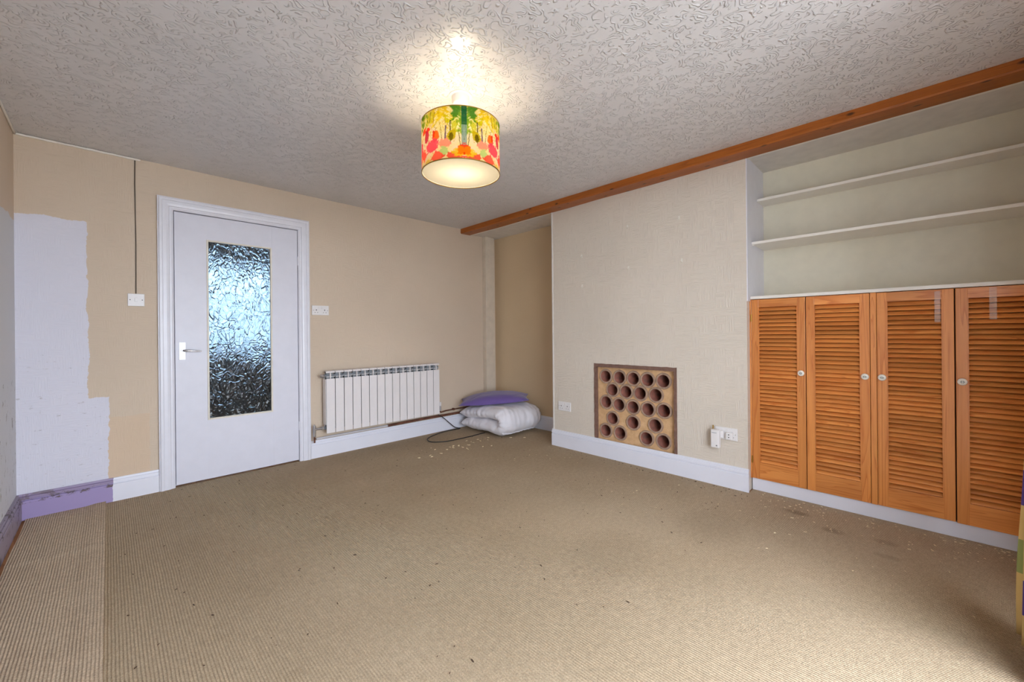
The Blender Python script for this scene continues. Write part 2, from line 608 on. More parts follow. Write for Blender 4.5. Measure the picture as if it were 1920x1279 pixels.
PINE_D, PINE_M, PINE_L = srgb(176, 94, 40), srgb(196, 108, 46), srgb(230, 152, 80)
M = dict(
    wall_back=mat_wall_back(), wall_left=mat_wall_left(),
    chimney=mat_paper('cream_wallpaper', CREAM), alcove=mat_paper('alcove_wallpaper', srgb(204, 180, 146), strength=.12),
    box=plain('boxing_paint', srgb(206, 192, 173), .6), ceiling=mat_ceiling(),
    soffit=plain('soffit_paint', srgb(214, 208, 200), .6), alcove_white=plain('alcove_cream_white', srgb(220, 213, 192), .5, mottling=.03),
    shelf=plain('shelf_white_gloss', srgb(232, 226, 216), .4, mottling=.02),
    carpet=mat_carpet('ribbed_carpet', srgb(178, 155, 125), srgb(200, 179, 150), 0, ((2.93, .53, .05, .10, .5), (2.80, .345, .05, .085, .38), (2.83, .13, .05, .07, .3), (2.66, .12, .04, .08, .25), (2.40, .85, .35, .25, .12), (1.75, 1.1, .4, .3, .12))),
    carpet2=mat_carpet('ribbed_carpet_offcut', srgb(204, 178, 150), srgb(220, 196, 168), 5),
    board=mat_wood('bare_floorboard', 'y', srgb(110, 70, 40), srgb(150, 98, 56), srgb(186, 132, 84), rough=.7),
    base_back=mat_baseboard('baseboard_gloss_half_lilac', .014), base=mat_baseboard('baseboard_gloss'), base_left=mat_baseboard_left(),
    gloss=plain('white_gloss_paint', srgb(222, 221, 228), .33, mottling=.025), door=plain('door_white_paint', srgb(214, 213, 222), .4, mottling=.02),
    bead=plain('cream_glazing_bead', srgb(222, 214, 198), .45), glass=mat_obscure_glass(), pane=mat_clear_glass(),
    chrome=plain('satin_chrome', (.62, .62, .64), .25, 1, .04), alu=plain('aluminium_plate', srgb(214, 216, 226), .35, .3, .03),
    brass=plain('dull_brass', srgb(176, 140, 66), .35, 1), plastic=plain('white_plastic', srgb(226, 222, 220), .35, mottling=.02),
    dark=plain('dark_slot', srgb(34, 32, 32), .6), rad=plain('radiator_enamel', srgb(226, 220, 218), .35, mottling=.02),
    grey=plain('radiator_inner_grey', srgb(120, 124, 128), .5), copper=mat_terracotta('tarnished_copper', srgb(84, 50, 36), srgb(120, 74, 54)),
    black=plain('black_rubber', srgb(38, 34, 32), .5), grey_pipe=plain('painted_pipe', srgb(196, 192, 194), .4),
    beam=mat_wood('stained_beam', 'y', srgb(104, 50, 10), srgb(134, 68, 14), srgb(164, 90, 24), ring=16, stretch=.05, rough=.4, knots=True),
    pine_z=mat_wood('varnished_pine_upright', 'z', PINE_D, PINE_M, PINE_L, ring=14, stretch=.05, rough=.28),
    pine_x=mat_wood('varnished_pine_level', 'x', PINE_D, PINE_M, PINE_L, ring=14, stretch=.06, rough=.28, rnd=.3),
    ceramic=plain('white_ceramic', srgb(232, 226, 214), .2), bloom=plain('knob_flower_print', srgb(120, 132, 128), .3),
    mortar=mat_terracotta('sandy_mortar', srgb(196, 154, 108), srgb(218, 178, 134)), edge=mat_terracotta('brown_brick_edge', srgb(104, 76, 64), srgb(132, 100, 86)),
    pipe=mat_pipe(), duvet=mat_fabric('white_cotton', srgb(226, 222, 226), .85, .15), cushion=mat_fabric('purple_cotton', srgb(104, 82, 146), .85, .3),
    patch=mat_patchwork(), diffuser=mat_translucent('frosted_diffuser', (.33, .315, .275), trans=.45), shade=mat_translucent('printed_shade_fabric', None, 'print', .62),
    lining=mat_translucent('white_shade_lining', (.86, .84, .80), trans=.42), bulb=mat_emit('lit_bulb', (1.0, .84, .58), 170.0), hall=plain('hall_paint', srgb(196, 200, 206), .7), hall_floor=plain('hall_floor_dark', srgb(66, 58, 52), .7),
    sky_blocker=plain('sky_blocker_blue_grey', srgb(150, 174, 190), .9), paving=plain('pale_paving', srgb(186, 184, 178), .9), tape=None,
    flake_dark=plain('dark_crumb', srgb(70, 50, 34), .9), flake_pale=plain('pale_flake', srgb(220, 200, 160), .9), filler=plain('white_filler', srgb(232, 226, 214), .6),
)
t = NT('clear_sticky_tape')
t.col((.95, .93, .9)).rough(.15)
t.b.inputs['Alpha'].default_value = .14
M['tape'] = t.m

# ================================================================== room shell
struct(MB().box(XL - .2, 3.75, YF - .3, YB + .12, -.12, -.008).build('floor', M['board']), 'bare boards under the carpet')
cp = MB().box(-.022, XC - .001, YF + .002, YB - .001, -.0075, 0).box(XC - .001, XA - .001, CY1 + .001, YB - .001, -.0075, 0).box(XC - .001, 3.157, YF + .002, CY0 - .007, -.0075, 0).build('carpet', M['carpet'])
tag(cp, 'worn beige ribbed carpet covering the main floor', 'carpet')
# offcut strip along the left wall: folded edge and a crease across
mb = MB()
nx, ny = 8, 320
xs = [-.385 + (.365) * i / nx for i in range(nx + 1)]
ys = [YF + .02 + (YB - .03 - YF) * j / ny for j in range(ny + 1)]
g = []
for j, yy in enumerate(ys):
    row = []
    for i, xx in enumerate(xs):
        inner = -.385 + .05 * (noise.noise((yy * 2.1, 3, 0)) * .6 + .5) if i == 0 else xx
        z = .007 + .003 * noise.noise((xx * 6, yy * 3, 1)) + (.005 * math.exp(-((yy - 3.02 + .15 * xx) / .014) ** 2)) + (.006 if i >= nx - 1 else 0)
        row.append(mb.bm.verts.new((inner, yy, z)))
    g.append(row)
for j in range(ny):
    for i in range(nx):
        mb.bm.faces.new((g[j][i], g[j][i + 1], g[j + 1][i + 1], g[j + 1][i]))
geom = bmesh.ops.extrude_face_region(mb.bm, geom=mb.bm.faces[:])
for v in [e for e in geom['geom'] if isinstance(e, bmesh.types.BMVert)]:
    v.co.z = -.0075
co = mb.build('carpet_offcut', M['carpet2'])
tag(co, 'separate strip of ribbed beige carpet laid along the left wall', 'carpet')

# door wall with its opening
DX0, DX1, DZ = .338, 1.168, 2.004
mb = MB()
mb.box(XL - .12, DX0 - .012, YB, YB + .11, 0, ZC + .05)
mb.box(DX1 + .012, 3.75, YB, YB + .11, 0, ZC + .05)
mb.box(DX0 - .012, DX1 + .012, YB, YB + .11, DZ + .012, ZC + .05)
struct(mb.build('wall_back', M['wall_back']))
struct(MB().box(XL - .12, XL, YF - .25, YB + .0, 0, ZC + .05).build('wall_left', M['wall_left']))
# window wall behind the camera
mb = MB()
mb.box(XL - .12, WX0, YF - .25, YF, 0, ZC + .05)
mb.box(WX1, 3.75, YF - .25, YF, 0, ZC + .05)
mb.box(WX0, WX1, YF - .25, YF, 0, WZ0)
mb.box(WX0, WX1, YF - .25, YF, WZ1, ZC + .05)
struct(mb.build('wall_front', M['alcove']))
# chimney breast with the recess of the old hearth
HY0, HY1, HZ0, HZ1 = 1.335, 2.045, .09, .803
mb = MB()
mb.box(XC, XA + .1, CY0, HY0, 0, ZS)
mb.box(XC, XA + .1, HY1, CY1, 0, ZS)
mb.box(XC, XA + .1, HY0, HY1, 0, HZ0)
mb.box(XC, XA + .1, HY0, HY1, HZ1, ZS)
mb.box(XA + .0, XA + .1, HY0, HY1, HZ0, HZ1)
struct(mb.build('wall_chimney', M['chimney']))
struct(MB().box(XA, XA + .1, CY1, YB, 0, ZS).build('wall_alcove_left', M['alcove']))
struct(MB().box(XR, XR + .1, YF, CY0, 0, ZS).build('wall_alcove_right', M['alcove_white']))
struct(MB().box(XC + .003, XR, CY0 - .006, CY0, 1.3, ZS).build('wall_alcove_return', M['gloss']))
struct(MB().box(XL - .12, 3.02, YF - .25, YB + .11, ZC, ZC + .08).build('ceiling', M['ceiling']))
struct(MB().box(3.02, 3.75, YF - .25, YB + .11, ZS, ZC + .08).build('ceiling_soffit', M['soffit']))
# stained beam along the edge of the ceiling
mb = MB()
n = 40
bm_ = mb.bm
ring = []
for k in range(n + 1):
    yy = YF + (YB - .002 - YF) * k / n
    w = lambda s: .0035 * noise.noise((yy * 2.3, s, 0))
    prof = [(2.948 + w(1), 2.330), (2.948 + w(2), 2.280 + w(5)), (2.954 + w(2), 2.272 + w(6)), (3.084 + w(3) * .5, 2.271 + w(7)), (3.090, 2.277), (3.090, 2.330)]
    ring.append([bm_.verts.new((a, yy, b)) for a, b in prof])
for a, b in zip(ring, ring[1:]):
    for k in range(6):
        bm_.faces.new((a[k], a[(k + 1) % 6], b[(k + 1) % 6], b[k]))
bm_.faces.new(ring[0])
bm_.faces.new(ring[-1])
struct(mb.build('trim_1', M['beam']), 'orange-brown stained timber beam along the edge of the ceiling')
struct(MB().box(3.090, 3.112, YF, YB, ZS - .010, ZS + .0).build('trim_2', M['shelf']), 'thin white bead behind the beam')
struct(MB().box(XC - .006, XC + .008, CY1 - .010, CY1 + .006, .15, ZS - .010, .003).build('trim_3', M['soffit']), 'pale corner bead on the chimney breast')
# pipe boxing in the corner
struct(MB().box(3.28, 3.42, YB - .066, YB, .0, ZS - .001, .003).build('trim_4', M['box']), 'painted pipe boxing in the corner')
# thin torn coving bead at the left end of the door wall
mb = MB()
k0 = None
pts = []
for k in range(26):
    xx = XL + .004 + (.16 - XL) * k / 25
    pts.append((xx, YB - .006, ZC - .008 + .003 * noise.noise((xx * 14, 0, 3))))
mb.tube(pts, [.007 + .003 * noise.noise((k * .7, 5, 0)) for k in range(26)], 6)
mb.tube([(XL + .006, YB - .006 - 1.4 * k / 20, ZC - .007 + .002 * noise.noise((k * .9, 9, 0))) for k in range(21)], .006, 6)
struct(mb.build('trim_5', M['shelf'], smooth=True), 'narrow flaking white bead under the ceiling')

# baseboards: torus-and-step section
def base_prof(h, d):
    return [(0, 0), (d, 0), (d, h * .72), (d * .90, h * .745), (d * .52, h * .75), (d * .52, h * .785), (d * .92, h * .79), (d * .88, h * .86), (d * .74, h * .90), (d * .42, h * .905), (d * .42, h * .935), (d * .60, h * .94), (d * .50, h), (0, h)]

P = base_prof(.155, .019)
mb = MB()
mb.prism([(YB - a, b) for a, b in P], 'x', XL, .246)
mb.prism([(YB - a, b) for a, b in P], 'x', 1.262, 3.28)
struct(mb.build('baseboard_back', M['base_back']), 'baseboard painted lilac at the left and white beyond')
struct(MB().prism([(XL + a, b) for a, b in base_prof(.155, .022)], 'y', YF, YB - .019).build('baseboard_left', M['base_left']), 'scuffed grey-mauve baseboard')
struct(MB().prism([(XC - a, b) for a, b in P], 'y', CY0 - .006, CY1 + .012).build('baseboard_chimney', M['base']), 'white moulded baseboard under the chimney breast')
struct(MB().prism([(XA - a, b) for a, b in P], 'y', CY1, YB - .066).build('baseboard_alcove', M['base']), 'white baseboard in the left alcove')
struct(MB().box(3.158, 3.178, YF, CY0 - .006, 0, .082, .002).build('baseboard_right', M['base']), 'plain white plinth under the cupboard')

# ---------------------------------------------------------------- door, frame, hall
def architrave():
    # moulded section swept round the opening with mitred corners
    prof = [(0, 0), (0, .010), (.012, .016), (.022, .016), (.026, .022), (.040, .025), (.060, .025), (.064, .030), (.078, .030), (.084, .022), (.088, .022), (.088, 0)]  # (outwards from opening, proud)
    mb = MB()
    x0, x1, zt = DX0 - .002, DX1 + .003, DZ + .005
    rings = []
    for path in range(4):
        r = []
        for o_, d in prof:
            px = (x0 - o_) if path in (0, 1) else (x1 + o_)
            pz = 0 if path in (0, 3) else zt + o_
            r.append(mb.bm.verts.new((px, YB - d, pz)))
        rings.append(r)
    n = len(prof)
    for a, b in zip(rings, rings[1:]):
        for k in range(n):
            mb.bm.faces.new((a[k], a[(k + 1) % n], b[(k + 1) % n], b[k]))
    mb.bm.faces.new(rings[0])
    mb.bm.faces.new(rings[-1])
    # lining of the opening
    mb.box(x0 - .008, x0 + .001, YB - .002, YB + .11, 0, zt)
    mb.box(x1 - .001, x1 + .008, YB - .002, YB + .11, 0, zt)
    mb.box(x0, x1, YB - .002, YB + .11, zt, zt + .006)
    mb.box(x0, x0 + .014, YB + .044, YB + .058, 0, zt)
    mb.box(x1 - .014, x1, YB + .044, YB + .058, 0, zt)
    mb.box(x0, x1, YB + .044, YB + .058, zt - .012, zt)
    return struct(mb.build('trim_6', M['gloss']), 'white moulded architrave around the door')


architrave()
GX0, GX1, GZ0, GZ1 = .530, .970, .458, 1.826
mb = MB()
y0, y1 = YB + .002, YB + .042
mb.box(DX0 + .003, GX0, y0, y1, .012, DZ, .002)
mb.box(GX1, DX1 - .001, y0, y1, .012, DZ, .002)
mb.box(GX0 - .003, GX1 + .003, y0 + .0004, y1 - .0004, .012, GZ0)
mb.box(GX0 - .003, GX1 + .003, y0 + .0004, y1 - .0004, GZ1, DZ)
door = struct(mb.build('door_1', M['door']), 'white painted door with a tall obscure glass panel')
mb = MB()
for a in ((GX0, GX0 + .012, GZ0, GZ1), (GX1 - .012, GX1, GZ0, GZ1), (GX0 + .012, GX1 - .012, GZ0, GZ0 + .012), (GX0 + .012, GX1 - .012, GZ1 - .012, GZ1)):
    mb.box(a[0], a[1], y0 - .003, y0 + .018, a[2], a[3], .002)
mb.build('glazing_bead', M['bead'], door)
gl = MB().box(GX0 + .002, GX1 - .002, y0 + .019, y0 + .024, GZ0 + .002, GZ1 - .002).build('glass_pane', M['glass'], door)
gl['label'] = 'leaf-patterned obscure glass'
MB().box(.362, .402, y0 - .004, y0 + .001, .922, 1.052, .002).build('handle_plate', M['alu'], door)
mb = MB().cyl((.384, y0 - .001, .990), (.384, y0 - .030, .990), .012, .010, 20, True, .001)
mb.tube([(.384, y0 - .030, .990), (.392, y0 - .036, .990), (.42, y0 - .038, .989), (.455, y0 - .036, .986), (.490, y0 - .034, .983)], [.008, .009, .008, .006, .004], 12)
h = mb.build('lever_handle', M['chrome'], door, 'auto')
h['label'] = 'satin chrome lever handle'
for z in (1.70, .27):
    mb = MB()
    for k in range(3):
        mb.cyl((DX1 + .002, y0 - .004, z + .026 * k), (DX1 + .002, y0 - .004, z + .026 * k + .024), .005, n=10)
    mb.build('hinge', M['gloss'], door, 'auto')

# hall behind the glass, with its own window
HXa, HXb, HYb = -.4, 2.6, 5.6
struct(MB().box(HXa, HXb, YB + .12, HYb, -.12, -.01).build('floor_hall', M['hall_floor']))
struct(MB().box(HXa, HXb, YB + .11, HYb + .1, 2.38, 2.48).build('ceiling_hall', M['hall']))
struct(MB().box(HXa - .1, HXa, YB + .11, HYb + .1, -.12, 2.48).build('wall_hall_left', M['hall']))
struct(MB().box(HXb, HXb + .1, YB + .11, HYb + .1, -.12, 2.48).build('wall_hall_right', M['hall']))
hx0, hx1, hz0, hz1 = .45, 1.75, .88, 1.95
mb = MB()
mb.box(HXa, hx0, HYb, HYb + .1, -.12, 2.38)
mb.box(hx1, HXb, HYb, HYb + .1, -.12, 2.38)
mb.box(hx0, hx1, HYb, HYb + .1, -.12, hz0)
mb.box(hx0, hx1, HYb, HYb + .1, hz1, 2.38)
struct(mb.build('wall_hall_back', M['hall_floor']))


def window(name, x0, x1, z0, z1, yc, cols, label, trans=None):
    mb = MB()
    w = .05
    mb.box(x0, x0 + w, yc - .03, yc + .03, z0, z1)
    mb.box(x1 - w, x1, yc - .03, yc + .03, z0, z1)
    mb.box(x0 + w, x1 - w, yc - .03, yc + .03, z0, z0 + w)
    mb.box(x0 + w, x1 - w, yc - .03, yc + .03, z1 - w, z1)
    fr = struct(mb.build(name, M['gloss']), label)
    step = (x1 - x0 - 2 * w) / cols
    for k in range(cols):
        a = x0 + w + step * k
        if k:
            MB().box(a - .02, a + .02, yc - .025, yc + .025, z0 + w, z1 - w).build('mullion', M['gloss'], fr)
        MB().box(a + (.02 if k else 0), a + step - (.02 if k < cols - 1 else 0), yc - .003, yc + .003, z0 + w, z1 - w).build('window_pane', M['pane'], fr)
    if trans:
        MB().box(x0 + w, x1 - w, yc - .025, yc + .025, trans - .02, trans + .02).build('transom', M['gloss'], fr)
    return fr


window('window_1', WX0, WX1, WZ0, WZ1, YF - .15, 3, 'white framed window behind the viewer')
window('window_2', hx0, hx1, hz0, hz1, HYb + .05, 1, 'hall window', 1.50)
struct(MB().box(WX0 - .0, WX1 + .0, YF - .12, YF + .01, WZ0 - .03, WZ0 + .004, .003).build('trim_7', M['gloss']), 'white door sill under the glazed window')
struct(MB().box(-1.2, 3.6, HYb + 1.25, HYb + 1.35, -.2, 4.2).build('wall_sky_blocker', M['sky_blocker']))  # unseen walls added outside the hall window to block sky and dim it
struct(MB().box(-1.3, -1.2, HYb + .1, HYb + 1.35, -.2, 4.2).build('wall_sky_blocker_left', M['sky_blocker']))
struct(MB().box(3.6, 3.7, HYb + .1, HYb + 1.35, -.2, 4.2).build('wall_sky_blocker_right', M['sky_blocker']))
struct(MB().box(-1.2, 3.6, HYb + .1, HYb + 1.25, -.2, -.1).build('ground_behind_hall', M['paving']))
struct(MB().box(-8, 10, -14, YF - .3, -.2, -.1).build('ground', M['paving']))

# ================================================================== things
# ---------------------------------------------------------------- pendant lamp
LX, LY = 1.300, 1.670
lamp = thing('pendant_lamp', 'drum pendant lamp with bright flower-print shade hanging from the ceiling', 'lamp', (LX, LY, 0))
MB().lathe([(.001, ZC), (.060, ZC), (.060, ZC - .004), (.046, ZC - .006), (.044, ZC - .030), (.038, ZC - .040), (.012, ZC - .046), (.001, ZC - .046)], n=32).build('ceiling_rose', M['plastic'], lamp, 'auto')
MB().cyl((0, 0, ZC - .045), (0, 0, 2.135), .003, n=8).build('flex', M['plastic'], lamp, 'auto')
MB().lathe([(.001, 2.14), (.012, 2.138), (.018, 2.12), (.018, 2.094), (.001, 2.094)], n=20).build('lamp_holder', M['plastic'], lamp, 'auto')
SR, SZ0, SZ1 = .200, 1.920, 2.168
MB().lathe([(.001, 2.096), (.012, 2.094), (.016, 2.085), (.027, 2.065), (.030, 2.048), (.024, 2.028), (.012, 2.018), (.001, 2.016)], n=20).build('bulb', M['bulb'], lamp, True)


def make_shade():
    NU, NV = 640, 130
    th0 = math.atan2(-LY, -LX)              # faces the room's near side
    U, V = np.meshgrid(np.arange(NU) / NU * 2 * PI, np.arange(NV + 1) / NV)
    th = (U - PI)                            # -pi..pi, 0 facing
    X = SR * np.cos(th + th0)
    Y = SR * np.sin(th + th0)
    Zz = SZ0 + V * (SZ1 - SZ0)
    verts = np.stack([X, Y, Zz], -1).reshape(-1, 3)
    idx = np.arange(NU * (NV + 1)).reshape(NV + 1, NU)
    a, b = idx[:-1], np.roll(idx[:-1], -1, 1)
    c, d = np.roll(idx[1:], -1, 1), idx[1:]
    faces = np.stack([a, b, c, d], -1).reshape(-1, 4)
    me = bpy.data.meshes.new('shade')
    me.from_pydata(verts.tolist(), [], faces.tolist())
    # watercolour print, mirrored about one seam
    rng = np.random.default_rng(4)

    def fbm(p, q, s):
        r = 0
        for k in range(4):
            f = s * 2 ** k
            ph = rng.uniform(0, 6.28, 4)
            r = r + (np.sin(p * f + ph[0] + 1.7 * np.sin(q * f * .8 + ph[1])) * np.sin(q * f + ph[2] + 1.3 * np.sin(p * f * .7 + ph[3]))) / 2 ** k
        return r
    D = np.abs(th - .078)                     # mirrored angle
    A = D * SR / (SZ1 - SZ0)                 # in shade heights
    w1, w2, w3 = fbm(A, V, 9), fbm(A, V, 23), fbm(A, V, 50)
    img = np.ones(A.shape + (3,)) * np.array(srgb(246, 222, 196))

    def put(m, c, o=1.0):
        m = np.clip(m, 0, 1)[..., None] * o
        img[:] = img * (1 - m) + np.array(srgb(*c)) * m

    def cv(x, y):                             # pixel of the print study -> (A, V)
        s = max(-1, min(1, (660 - x) / 385))
        t_ = math.asin(s) + .078
        return abs(t_) * SR / (SZ1 - SZ0), (825 + 140 * (1 - math.cos(t_)) - y) / 528

    def blob(x, y, rx, ry, c, o=.95, wob=.19, soft=.12):
        a0, v0 = cv(x, y)
        rx, ry = rx * 1.3 / 480, ry * 1.3 / 528
        q = np.sqrt(((A - a0) / rx) ** 2 + ((V - v0) / ry) ** 2) + wob * w1 + wob * 1.1 * w2 + wob * .7 * w3
        put((1 - q) / soft, c, o)

    def stem(x0, y0_, x1, y1_, w, c, o=.9):
        a0, v0 = cv(x0, y0_)
        a1, v1 = cv(x1, y1_)
        tt = np.clip((V - v0) / (v1 - v0 + 1e-9), 0, 1)
        cen = a0 + (a1 - a0) * tt + .006 * w2
        inside = ((V - v0) * (V - v1) < 0)
        put(inside * (1 - np.abs(A - cen) / (w / 480)) * 2, c, o)

    put(.2 + w1 * .8, (244, 228, 150), .6)
    put((V - .55) * 2 + .3 * w2, (238, 222, 90), .5)
    for x, y, rx, ry, c in ((500, 370, 70, 70, (236, 208, 30)), (440, 420, 55, 50, (240, 218, 60)), (360, 440, 60, 40, (226, 214, 70)), (320, 420, 40, 60, (150, 180, 60)),
                            (620, 460, 70, 80, (206, 206, 60)), (560, 420, 50, 40, (214, 206, 44)), (300, 470, 30, 60, (120, 160, 60))):
        blob(x, y, rx, ry, c, .9, .35, .3)
    put((w2 + w3 * .6 - .35) * 3 * (V > .45), (252, 240, 200), .75)
    put((w3 - .45) * 3 * (V > .5), (214, 186, 20), .7)
    blob(628, 350, 58, 95, (84, 150, 60), .92, .25, .3)
    blob(660, 430, 34, 110, (150, 186, 70), .8, .3, .4)
    blob(300, 395, 36, 70, (92, 150, 56), .8, .3, .4)
    a_mid = 24 / 480
    put((V > .64) * (A < a_mid) * 1.0, (34, 112, 84), .9)
    put((V > .25) * (V <= .64) * (A < a_mid) * 1.0, (146, 170, 172), .85)
    put((np.sin(A * 90 + 3 * w1) - .86) * 7 * (V > .35) * (V < .75), (96, 128, 40), .6)
    for a in ((566, 450, 566, 690, 7, (86, 78, 44)), (525, 505, 518, 645, 9, (112, 92, 122)), (480, 520, 484, 650, 4, (120, 130, 60)), (385, 360, 372, 480, 4, (104, 96, 60)),
              (420, 370, 410, 470, 4, (110, 100, 60)), (352, 440, 356, 475, 6, (90, 110, 40)), (645, 600, 655, 700, 4, (90, 96, 60)), (640, 520, 644, 600, 3, (110, 120, 60))):
        stem(*a)
    blob(574, 600, 34, 44, (196, 180, 30), .95)
    blob(572, 612, 16, 34, (96, 84, 30), .8)
    for x, y, rx, ry, c in ((318, 560, 26, 26, (240, 84, 36)), (355, 545, 22, 18, (238, 70, 40)), (432, 605, 32, 38, (236, 118, 28)), (412, 590, 14, 26, (216, 66, 30)), (342, 620, 27, 44, (206, 62, 92)),
                            (395, 712, 62, 56, (246, 92, 118)), (510, 690, 48, 40, (246, 160, 140)), (292, 735, 22, 70, (222, 66, 112)), (310, 815, 42, 60, (250, 104, 92)),
                            (500, 765, 40, 52, (196, 214, 146)), (430, 822, 60, 42, (250, 112, 92)), (590, 806, 78, 30, (244, 104, 80)), (640, 765, 50, 34, (240, 204, 60)), (690, 728, 46, 44, (232, 76, 24)), (664, 742, 24, 34, (244, 150, 36)),
                            (284, 880, 18, 70, (236, 76, 120)), (350, 870, 30, 26, (240, 210, 110))):
        blob(x, y, rx, ry, c, .93)
    # the far half of the drum repeats the poppies and leaves
    for k in range(26):
        a0 = (1.75 + 1.35 * rng.random()) * SR / (SZ1 - SZ0)
        v0 = rng.uniform(.03, .42)
        q = np.sqrt(((A - a0) / .12) ** 2 + ((V - v0) / .10) ** 2) + .3 * w1
        put((1 - q) / .15, ((246, 92, 118), (250, 108, 90), (236, 118, 28), (240, 204, 60))[k % 4], .9)
    col = np.ones((verts.shape[0], 4))
    col[:, :3] = (np.clip(img, 0, 1) ** 1.25 * .62).reshape(-1, 3)
    at = me.color_attributes.new('print', 'FLOAT_COLOR', 'POINT')
    at.data.foreach_set('color', col.ravel())
    return link('shade', me, M['shade'], lamp, True)


MB().lathe([(SR - .0012, SZ0 + .002), (SR - .0012, SZ1 - .002)], n=96).build('shade_lining', M['lining'], lamp, True)
sh = make_shade()
sh['label'] = 'fabric drum shade printed with watercolour flowers'
for z in (SZ0, SZ1):
    MB().lathe([(SR + .0012, z - .0015), (SR + .0012, z + .0025), (SR - .0025, z + .0025), (SR - .0025, z - .0015)], n=96, closed=True).build('shade_rim', M['brass'], lamp, 'auto')
MB().lathe([(.0005, SZ0 + .004), (SR * .5, SZ0 + .004), (SR - .003, SZ0 + .004)], n=64).build('diffuser', M['diffuser'], lamp, True)
mb = MB()
for k in range(3):
    a = 2 * PI * k / 3 + .4
    mb.tube([(math.cos(a) * .018, math.sin(a) * .018, 2.10), (math.cos(a) * (SR - .002), math.sin(a) * (SR - .002), SZ1 - .004)], .0018, 6)
mb.build('shade_carrier', M['plastic'], lamp, True)

# ---------------------------------------------------------------- radiator
RX0, RX1, RZ0, RZ1, RYF = 1.358, 2.558, .222, .775, 3.700
rad = thing('radiator', 'white sectional aluminium radiator on the wall beside the door', 'radiator', (RX0, RYF, 0))
NS = 15
pw = (RX1 - RX0) / NS
sec_mb = MB()
sec_mb.box(.0025, pw - .0025, 0, .007, RZ0, RZ1 - .070, .002)                    # flat front plate
sec_mb.prism([(.0, RZ1 - .018), (.004, RZ1 - .007), (.014, RZ1 - .001), (.050, RZ1), (.050, RZ1 - .005), (.015, RZ1 - .006), (.009, RZ1 - .010), (.006, RZ1 - .018)], 'x', .0025, pw - .0025)
sec_mb.box(pw / 2 - .003, pw / 2 + .003, .002, .075, RZ0 + .02, RZ1 - .012)        # web
sec_mb.box(pw / 2 - .004, pw / 2 + .004, .001, .006, RZ1 - .080, RZ1 - .028)
sec_mb.box(.004, pw - .004, .001, .005, RZ1 - .054, RZ1 - .050)
sec_mb.box(.006, pw - .006, .070, .076, RZ0 + .03, RZ1 - .03)
sec = sec_mb.build('radiator_section', M['rad'], rad)
core = MB().box(.012, pw - .012, .026, .060, RZ0 + .03, RZ1 - .014).build('core_fin', M['grey'], sec)
for k in range(1, NS):
    s2 = dup(sec, rad, (pw * k, 0, 0))
    dup(core, s2)
mb = MB()
mb.cyl((-.004, .040, RZ1 - .045), (NS * pw + .004, .040, RZ1 - .050), .015, n=16)
mb.cyl((-.004, .040, RZ0 + .045), (NS * pw + .004, .040, RZ0 + .045), .015, n=16)
mb.build('header_tube', M['grey'], rad, 'auto')
MB().box(-.0005, .004, .012, .078, RZ0 + .075, RZ1 - .075, .001).build('end_panel', M['rad'], rad)
mb = MB().cyl((-.030, .040, RZ1 - .045), (-.002, .040, RZ1 - .045), .017, n=12)
mb.cyl((-.038, .040, RZ1 - .045), (-.028, .040, RZ1 - .045), .011, n=8)
mb.build('bleed_plug', M['chrome'], rad, 'auto')
mb = MB().cyl((-.085, .045, RZ0 + .045), (-.003, .045, RZ0 + .045), .010, n=12).cyl((-.030, .045, RZ0 + .045), (-.006, .045, RZ0 + .045), .016, n=6)
mb.cyl((-.085, .045, RZ0 - .020), (-.085, .045, RZ0 + .075), .012, n=12).cyl((-.085, .045, RZ0 + .075), (-.085, .045, RZ0 + .088), .007, n=8)
mb.build('lockshield_valve', M['chrome'], rad, 'auto')
MB().cyl((-.085, .045, .150), (-.085, .045, RZ0 - .018), .0075, n=10).build('valve_tail', M['copper'], rad, 'auto')
e = NS * pw
MB().cyl((e + .002, .045, RZ0 + .045), (e + .035, .045, RZ0 + .045), .010, n=12).cyl((e + .035, .045, RZ0 + .020), (e + .035, .045, RZ0 + .075), .011, n=12).build('wheelhead_valve', M['chrome'], rad, 'auto')
MB().cyl((e + .035, .045, RZ0 + .072), (e + .035, .045, RZ0 + .118), .011, .012, 12, True, .002).build('valve_cap', M['plastic'], rad, 'auto')
for xx in (.20, NS * pw - .23):
    MB().box(xx, xx + .03, .076, .1095, RZ1 - .07, RZ1 - .05).build('wall_bracket', M['grey'], rad)

# heating pipes along the top of the baseboard
pp = tag(MB().tube([(1.30, YB - .028, .173), (1.7, YB - .028, .175), (1.99, YB - .028, .176)], .0095, 10).build('heating_pipe', M['grey_pipe'], smooth='auto'), 'pale painted pipe running under the left half of the radiator', 'pipe', 'heating pipes on the baseboard')
pp = tag(MB().tube([(1.985, YB - .031, .176), (2.4, YB - .031, .180), (2.9, YB - .031, .178), (3.275, YB - .031, .176)], .0125, 10).build('heating_pipe', M['copper'], smooth='auto'), 'dark brown lower pipe running from radiator to corner boxing', 'pipe', 'heating pipes on the baseboard')
pp = tag(MB().tube([(RX0 + e + .035, RYF + .045, RZ0 + .022), (RX0 + e + .037, RYF + .046, RZ0 + .008), (RX0 + e + .05, RYF + .055, RZ0 + .001), (2.70, YB - .024, .224), (3.0, YB - .022, .226), (3.275, YB - .022, .226)], .0075, 10).build('heating_pipe', M['copper'], smooth='auto'), 'thin upper copper pipe from the radiator valve to the corner', 'pipe', 'heating pipes on the baseboard')
for xx in (2.80,):
    MB().box(xx, xx + .018, YB - .033, YB - .001, .214, .238, .002).build('pipe_clip', M['copper'], pp)


